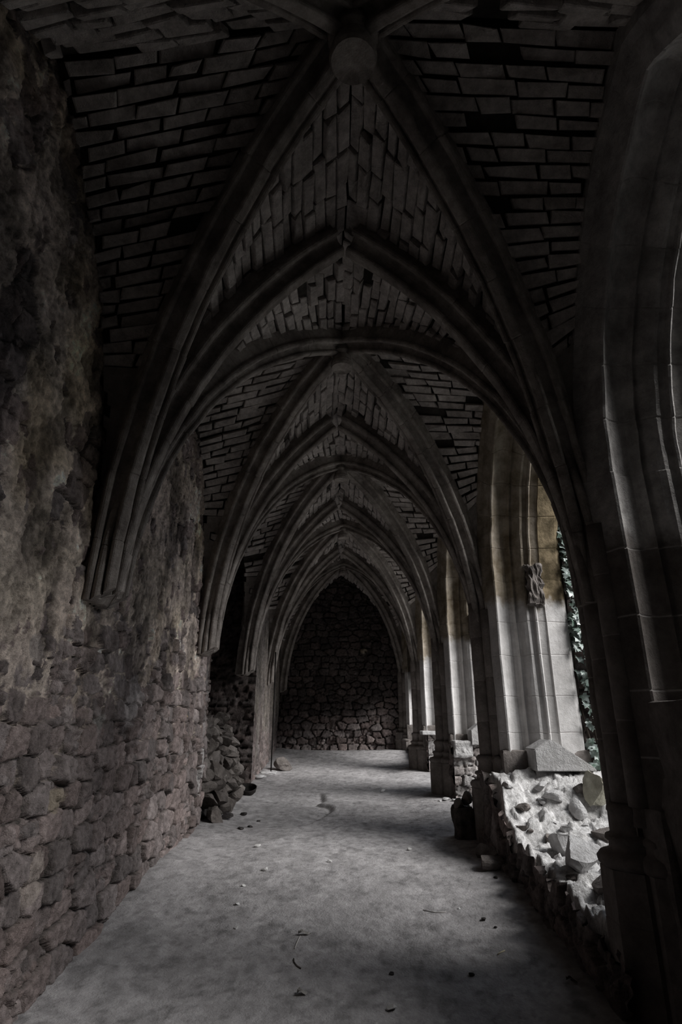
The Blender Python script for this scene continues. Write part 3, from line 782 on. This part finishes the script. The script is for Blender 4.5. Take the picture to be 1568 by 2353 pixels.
for k in range(34):
    x = rr.uniform(1.56, 2.5); y = rr.uniform(4.0, 6.0); q = rr.uniform(.08, .15)
    if min((x - a[1]) ** 2 + (y - a[2]) ** 2 for a in R_) < .03: continue
    rock('rubble_stone', (x, y, on_top(x, y)), (q * rr.uniform(1, 1.6), q * rr.uniform(.8, 1.2), q * .75), 650 + k, rr.choice([M_rock, M_rock, M_rockd]),
         'middling grey stone bedded in the top of the broken rubble parapet', group='stones bedded in the rubble parapet', rot=(rr.uniform(-.4, .4), rr.uniform(-.3, .3), rr.uniform(0, 6)), cuts=9, sub=2, sink=.03)
for k in range(60):
    x = rr.uniform(1.55, 2.5); y = rr.uniform(4.0, 6.0); s = rr.uniform(.025, .07)
    rock('rubble_chip', (x, y, on_top(x, y)), (s * rr.uniform(.9, 1.6), s, s * .6), 600 + k, rr.choice([M_rock, M_rock, M_rockd]),
         'small stone chip scattered over the broken rubble parapet', group='chips on the rubble parapet', rot=(0, 0, rr.uniform(0, 6)), cuts=6, sub=2, sink=.012)

# ------------------------------------------------------------------ heap of stones filling the niche on the left
heap = ([], [])
rr = random.Random(21)
def heap_x(y, z):      # face of the heap: leans back as it rises
    zf_ = fzs(-1.5, y); return -1.50 - .28 * max(0, (z - zf_)) + .06 * math.sin(y * 5)
def heap_top(y): return float(np.interp(y, [7.3, 7.6, 8.2, 8.8, 9.3, 9.6, 9.9], [1.62, 1.62, 1.58, 1.48, 1.32, 1.22, 1.05]))
P = np.zeros((28, 24, 3))
for i, y in enumerate(np.linspace(7.24, 9.9, 28)):
    for j, t in enumerate(np.linspace(0, 1, 24)):
        zf_ = fzs(-1.5, y) - .1; zt_ = heap_top(y) - .12
        if t < .6: z = zf_ + (zt_ - zf_) * t / .6; x = heap_x(y, z) - .16
        else: z = zt_; x = heap_x(y, zt_) - .16 - (t - .6) / .4 * 1.1
        P[i, j] = (x, y, z)
hp = grid('rubble_bank', P, M_soil, np.full((28, 24, 3), .05)); tag(hp, 'dark earth bank behind the stones filling the wall niche', 'earth bank')
kk = 0
y = 7.42
zrow = 0
row = 0
while True:
    z = row * .145
    if z > 1.15: break
    y = 7.40 + rr.uniform(-.03, .08)
    while y < 9.82:
        w_ = rr.uniform(.16, .34); yc = y + w_ / 2; zf_ = fzs(-1.5, yc) - .03
        if zf_ + z < heap_top(yc) - .05:
            h_ = rr.uniform(.15, .21); d_ = rr.uniform(.2, .32)
            m_ = rr.choice([M_rockd, M_heap, M_heap, M_heap])
            o = rock('heap_stone', (heap_x(yc, zf_ + z) - .06 + rr.uniform(-.04, .05), yc, zf_ + z), (d_, w_ * 1.04, h_), 900 + kk, m_,
                     'rough angular stone in the heap stacked in the dark niche of the left wall', 'stone', 'stones heaped in the niche',
                     rot=(rr.uniform(-.35, .35), rr.uniform(-.3, .3), rr.uniform(-.3, .3)), cuts=8, sub=2, sink=.01, rough=.03)
            kk += 1
        y += w_ * .97
    row += 1
for k in range(16):
    yc = rr.uniform(7.5, 9.5); zt_ = heap_top(yc) - .13
    rock('heap_stone', (heap_x(yc, zt_) - rr.uniform(.1, .5), yc, zt_), (rr.uniform(.18, .3), rr.uniform(.18, .34), rr.uniform(.14, .22)), 980 + k, M_rockd,
         'rough angular stone in the heap stacked in the dark niche of the left wall', 'stone', 'stones heaped in the niche',
         rot=(rr.uniform(-.4, .4), rr.uniform(-.3, .3), rr.uniform(0, 3)), cuts=8, sub=2, sink=.01, rough=.03)

# ------------------------------------------------------------------ loose things on the floor
def onfloor(x, y): return (x, y, fzs(x, y))
rock('boulder', onfloor(-1.17, 12.50), (.42, .34, .27), 701, M_rockd, 'big flat-topped boulder on the floor against the far left wall', rot=(0, .12, .3), cuts=6, sink=.02)
rock('flat_stone', onfloor(-1.40, 11.90), (.34, .26, .07), 702, M_rock, 'flat pale stone on the floor left of the big boulder', cuts=5)
rock('flat_stone', onfloor(-1.27, 11.95), (.16, .15, .085), 703, M_rock, 'small thick block between the big boulder and the flat stones', cuts=5, rot=(0, 0, .4))
rock('flat_stone', onfloor(-1.45, 11.20), (.30, .24, .08), 704, M_rock, 'nearest flat stone at the foot of the lit plaster wall', cuts=5, rot=(0, .05, .8))
rock('stone', onfloor(1.337, 5.95), (.21, .19, .15), 711, M_rockd, 'rounded dark stone at the foot of the second pier', sink=.03)
rock('stone', onfloor(1.31, 5.64), (.22, .19, .13), 712, M_rockd, 'flat dark stone on the floor in front of the rounded one by the second pier', sink=.03)
rock('stone', onfloor(1.45, 5.86), (.10, .09, .15), 713, M_rockd, 'little upright stone against the rubble wall by the second pier', sink=.02)
for k, (x, y, s) in enumerate(((-1.386, 7.75, .14), (-1.234, 8.085, .07), (-1.052, 7.435, .05), (-1.009, 7.815, .04), (-1.14, 7.3, .06))):
    rock('clod', onfloor(x, y), (s * 1.3, s, s * .6), 720 + k, M_soil, ['largest dark clod at the foot of the niche heap', 'dark clod on the floor behind the largest clod', 'dark crumb lying off the wall, nearer the middle of the floor',
         'smallest dark crumb right of the clods by the wall', 'dark clod nearest the camera by the left wall'][k], 'clod', cuts=5, sub=2, sink=.008)
for k, (x, y, s) in enumerate(((.266, 3.715, .045), (-.831, 6.46, .05), (-.667, 5.725, .045), (-.103, 5.95, .035), (.67, 6.34, .04), (-.716, 4.625, .024), (-.787, 5.35, .028), (.659, 9.95, .07), (.863, 4.91, .02), (-.776, 4.995, .03))):
    rock('pebble', onfloor(x, y), (s * 1.25, s, s * .7), 740 + k, M_pebble if k < 7 else M_rock, ['white pebble on the floor nearest the bottom edge', 'pale pebble farthest along the left side of the floor', 'pale pebble left of centre, nearer than the farthest one',
         'tiny pale chip in the middle of the floor', 'pale chip right of centre towards the stump', 'tiny white speck of stone left of the leaf', 'tiny pale stone near the left wall', 'pale flat pebble in the light by the third pier',
         'tiny grey stone on the floor in front of the rubble wall', 'small pale stone beside the left wall, nearer the camera'][k], 'pebble', cuts=6, sub=2, sink=.004)
for k, (x, y, s) in enumerate(((1.0, 4.73, .03), (1.054, 4.615, .022), (1.40, 5.33, .04), (1.27, 5.42, .03), (.765, 4.055, .03), (.297, 4.08, .026))):
    rock('dark_crumb', onfloor(x, y), (s * 1.2, s, s * .7), 760 + k, M_soil, ['black crumb on the bright floor in front of the rubble wall', 'small black crumb just nearer than its twin before the rubble wall', 'black crumb close to the rubble wall',
         'black crumb farther back beside the rubble wall', 'dark crumb on the floor near the bottom edge', 'dark speck on the floor left of the white pebble'][k], 'crumb', cuts=5, sub=2, sink=.003)

def dry_leaf(x, y, L, w, rz, label, mat=M_leafdry):
    bm = bmesh.new(); n = 8; top = []; bot = []
    zf_ = fzs(x, y) + .006; c, s = math.cos(rz), math.sin(rz)
    def tr(a, b, z): return (x + a * c - b * s, y + a * s + b * c, zf_ + z)
    up = []; dn = []; md = []
    for i in range(n + 1):
        t = i / n; ww = w * math.sin(PI * min(1, t * .96 + .02)) ** .7 * (1 + .25 * math.sin(9 * t)); a = (t - .5) * L
        md.append(bm.verts.new(tr(a, 0, .004 + .012 * math.sin(PI * t)))); up.append(bm.verts.new(tr(a, ww, .010 + .014 * math.sin(5 * t)))); dn.append(bm.verts.new(tr(a, -ww, .012 * math.cos(4 * t) + .012)))
    for i in range(n): bm.faces.new((md[i], md[i + 1], up[i + 1], up[i])); bm.faces.new((dn[i], dn[i + 1], md[i + 1], md[i]))
    bmesh.ops.solidify(bm, geom=list(bm.faces), thickness=.0015)
    o = bm_obj('dry_leaf', bm, mat, origin=(x, y, zf_)); tag(o, label, 'leaf')
dry_leaf(-.245, 4.55, .085, .016, .25, 'pale dry leaf on the floor above the thin twigs')
dry_leaf(-.214, 3.865, .060, .022, .3, 'curled pale leaf on the floor near the bottom edge, left of the white pebble')
dry_leaf(1.30, 3.915, .06, .014, -.4, 'grey leaf on the shaded floor by the huge pier', M_rockd)
def tube(bm, pts, r, n=8):
    rings = []
    for i, p in enumerate(pts):
        p = Vector(p); a = Vector(pts[max(i - 1, 0)]); b = Vector(pts[min(i + 1, len(pts) - 1)]); d = (b - a).normalized()
        u = d.orthogonal().normalized(); v = d.cross(u)
        rr_ = r[i] if isinstance(r, (list, tuple)) else r
        rings.append([bm.verts.new(p + (u * math.cos(2 * PI * k / n) + v * math.sin(2 * PI * k / n)) * rr_) for k in range(n)])
    for i in range(len(rings) - 1):
        m_ = min(range(n), key=lambda s: (rings[i][0].co - rings[i + 1][s].co).length)
        for k in range(n): bm.faces.new((rings[i][k], rings[i][(k + 1) % n], rings[i + 1][(k + 1 + m_) % n], rings[i + 1][(k + m_) % n]))
    bm.faces.new(list(reversed(rings[0]))); bm.faces.new(rings[-1])
def floor_tube(name, pts, r, mat, label, cat):
    bm = bmesh.new(); tube(bm, [(x, y, fzs(x, y) + r * 1.1) for x, y in pts], r, 6)
    o = bm_obj(name, bm, mat, origin=(pts[0][0], pts[0][1], fzs(*pts[0])), smooth=True); tag(o, label, cat)
floor_tube('twig', [(-.272, 4.53), (-.280, 4.47), (-.290, 4.40), (-.296, 4.36)], .003, M_leafdry, 'thin pale twig trailing from the dry leaf', 'twig')
floor_tube('twig', [(-.292, 4.24), (-.285, 4.20), (-.265, 4.16), (-.24, 4.135)], .004, M_twig, 'short curved dark twig below the pale leaf', 'twig')
floor_tube('straw', [(.975, 4.27), (1.0, 4.29), (1.03, 4.305)], .004, M_straw, 'bright bit of straw on the floor in front of the rubble wall', 'straw')
floor_tube('twig', [(.60, 4.90), (.68, 4.86), (.76, 4.86)], .003, M_leafdry, 'faint straight twig on the bright floor', 'twig')

# dark iron rod leaning on the plaster, old hoop, timber stump
bm = bmesh.new(); zf_ = fzs(-1.36, 12.1)
tube(bm, [(-1.36, 12.1, zf_), (-1.365, 12.2, zf_ + 1.2), (-1.385, 12.35, zf_ + 2.3)], .014, 8)
tag(bm_obj('iron_rod', bm, M_iron, origin=(-1.36, 12.1, zf_), smooth=True), 'thin dark rod standing against the far lit plaster wall', 'rod')
t = empty('basin', (-1.42, 9.55, fzs(-1.42, 9.55)), 'small dark round basin on the floor at the end of the niche heap', 'basin')
bm = bmesh.new(); n = 28; c0 = Vector((-1.42, 9.55, fzs(-1.42, 9.55)))
prof = [(.02, .012), (.13, .015), (.17, .06), (.185, .12), (.200, .125), (.195, .10), (.175, .03), (.14, -.005), (.02, -.005)]
tl = Matrix.Rotation(math.radians(18), 3, 'X')
rings = [[bm.verts.new(c0 + Vector((0, 0, .015)) + tl @ Vector((.72 * r * math.cos(2 * PI * k / n), .72 * r * math.sin(2 * PI * k / n), .7 * z))) for k in range(n)] for r, z in prof]
for i in range(len(rings) - 1):
    for k in range(n): bm.faces.new((rings[i][k], rings[i][(k + 1) % n], rings[i + 1][(k + 1) % n], rings[i + 1][k]))
bm.faces.new(rings[0]); bm.faces.new(list(reversed(rings[-1])))
bm_obj('bowl', bm, M_iron, parent=t, smooth=True)
t = empty('stump', (1.31, 6.78, fzs(1.31, 6.78)), 'dark weathered stump standing on the floor beside the second pier', 'stump')
bm = bmesh.new(); zf_ = fzs(1.31, 6.78)
rough_box(bm, (1.20, 6.66, zf_ - .05), (1.40, 6.92, zf_ + .30), .022, 6, 12, 7, .04)
bm_obj('block', bm, M_dark, parent=t)
for (x, y, s) in ((1.25, 6.74, .10), (1.35, 6.80, .12)):
    g = rock_mesh((s, s * 1.5, s * 1.2), int(x * 100), 4, 2)
    bmesh.ops.translate(g, verts=g.verts, vec=(x, y, zf_ + .26 + (.04 if s > .11 else 0))); bm_obj('knob', g, M_rockd, parent=t)
for k, (x, y, s) in enumerate(((1.50, 9.02, .10), (1.62, 8.98, .08), (1.75, 9.0, .12), (1.9, 9.02, .07), (2.05, 9.0, .1), (1.40, 8.96, .05))):
    rock('stone', onfloor(x, y), (s * 1.3, s, s * .55), 780 + k, M_rock, ['stone fallen beside the plinth of the third pier', 'small stone second from the plinth of the third pier', 'widest stone at the foot of the lit parapet end',
         'little stone at the foot of the lit parapet end', 'outermost stone at the foot of the lit parapet end', 'tiny stone on the floor in front of the third pier'][k], cuts=6, sub=2, sink=.01)

# ------------------------------------------------------------------ outside: court, buttress, ivy
xs = np.linspace(2.55, 24.2, 90); ys = np.linspace(-4, 30, 130); X, Y = np.meshgrid(xs, ys, indexing='ij')
Zg = fz0(Y) - .12 + .05 * fbm(X, Y, 901, 4)
cg = .58 + .08 * fbm(X * 3, Y * 3, 905, 4)
cg = cg * (1 - .85 * sstep(4.2, 3.4, Y + .4 * fbm(X, Y, 907, 3)))          # ground painted dark here to cut bounce light into the near bay
o = grid('courtyard_ground', np.stack([X, Y, Zg], -1), M_wall, np.stack([cg, cg * .98, cg * .92], -1)); tag(o, kind='structure')
poly('wall_sky_block', [(24, -9, -.5), (24, 30, -.5), (24, 30, 3.2), (24, -9, 3.2)], [(0, 1, 2, 3)], M_plast)['kind'] = 'structure'  # unseen wall, added to block low sky light, kept low for the sun
for nm, a, b_ in (('wall_sun_block', (2.6, .35), (24, .35)),):  # unseen dark wing, added to block sun and sky from the near bay
    poly(nm, [(a[0], a[1], -.5), (b_[0], b_[1], -.5), (b_[0], b_[1], 7.2), (a[0], a[1], 7.2), (a[0], a[1] - 3, -.5), (b_[0], b_[1] - 3, -.5), (b_[0], b_[1] - 3, 7.2), (a[0], a[1] - 3, 7.2)],
         [(0, 1, 2, 3), (4, 5, 6, 7), (0, 4, 7, 3), (1, 5, 6, 2), (3, 2, 6, 7)], M_roof)['kind'] = 'structure'
BYF = 6.50
e = empty('buttress', (3.3, 6.85, .1), 'ivy-grown stone buttress outside the opening past the second pier', 'buttress')
def bt_map(U, V, H): return np.stack([U, BYF - H, V], -1)
stone_wall('front_face', bt_map, 2.58, 4.0, 0, 5.6, .03, .03, 61, w=.36, h=.22, parent=e, depth=.05)
bm = bmesh.new(); rough_box(bm, (2.58, BYF + .01, 0), (3.98, BYF + .8, 5.6), .01, 5, 4, 4, .02); bm_obj('core', bm, M_rockd, parent=e)
ivy = empty('ivy', (2.8, BYF - .05, .2), 'glossy climbing ivy hanging on the buttress outside the opening', 'ivy')
r = random.Random(8); bm = bmesh.new()
LEAF = [(0, 0), (.22, -.10), (.48, .06), (.30, .26), (.52, .52), (.24, .56), (0, 1.0)]
lv = LEAF + [(-x, y) for x, y in reversed(LEAF[1:-1])]
cnt = 0
def leaf(bm, p, size, rz, ry, rx):
    R = Matrix.Rotation(rz, 3, 'Y') @ Matrix.Rotation(rx, 3, 'X') @ Matrix.Rotation(ry, 3, 'Z')
    c = bm.verts.new(p + R @ (Vector((0, -.06, -.4)) * size)); vs = []
    for x, y in lv: vs.append(bm.verts.new(p + R @ (Vector((x, -.02 - .12 * abs(x) + .10 * y * y, -y)) * size)))
    for k in range(len(vs)): bm.faces.new((c, vs[k], vs[(k + 1) % len(vs)]))
for k in range(3600):
    x = 2.56 + r.random() ** 1.2 * 1.1; z = r.uniform(.25, 5.1)
    dens = .95 if z > 2.15 else (.9 if z > 1.75 else (.28 if z > 1.2 else .5))
    dens *= .55 + .75 * float(vnoise(np.array([x * 5]), np.array([z * 3]), 77)[0])
    if r.random() > dens: continue
    p = Vector((x, BYF - r.uniform(.05, .22), z))
    leaf(bm, p, r.uniform(.05, .115), r.gauss(0, .6), r.gauss(0, .5), r.uniform(-1.1, -.1))
bm_obj('foliage', bm, M_leaf, parent=ivy)
for k in range(7):
    bm = bmesh.new(); x = 2.62 + k * .13; pts = []
    for i in range(26): pts.append((x + .07 * math.sin(i * .6 + k), BYF - .06 - .02 * math.sin(i * 1.1), .25 + i * .19)); 
    tube(bm, pts, .011, 6); bm_obj('stem', bm, M_stem, parent=ivy, smooth=True)
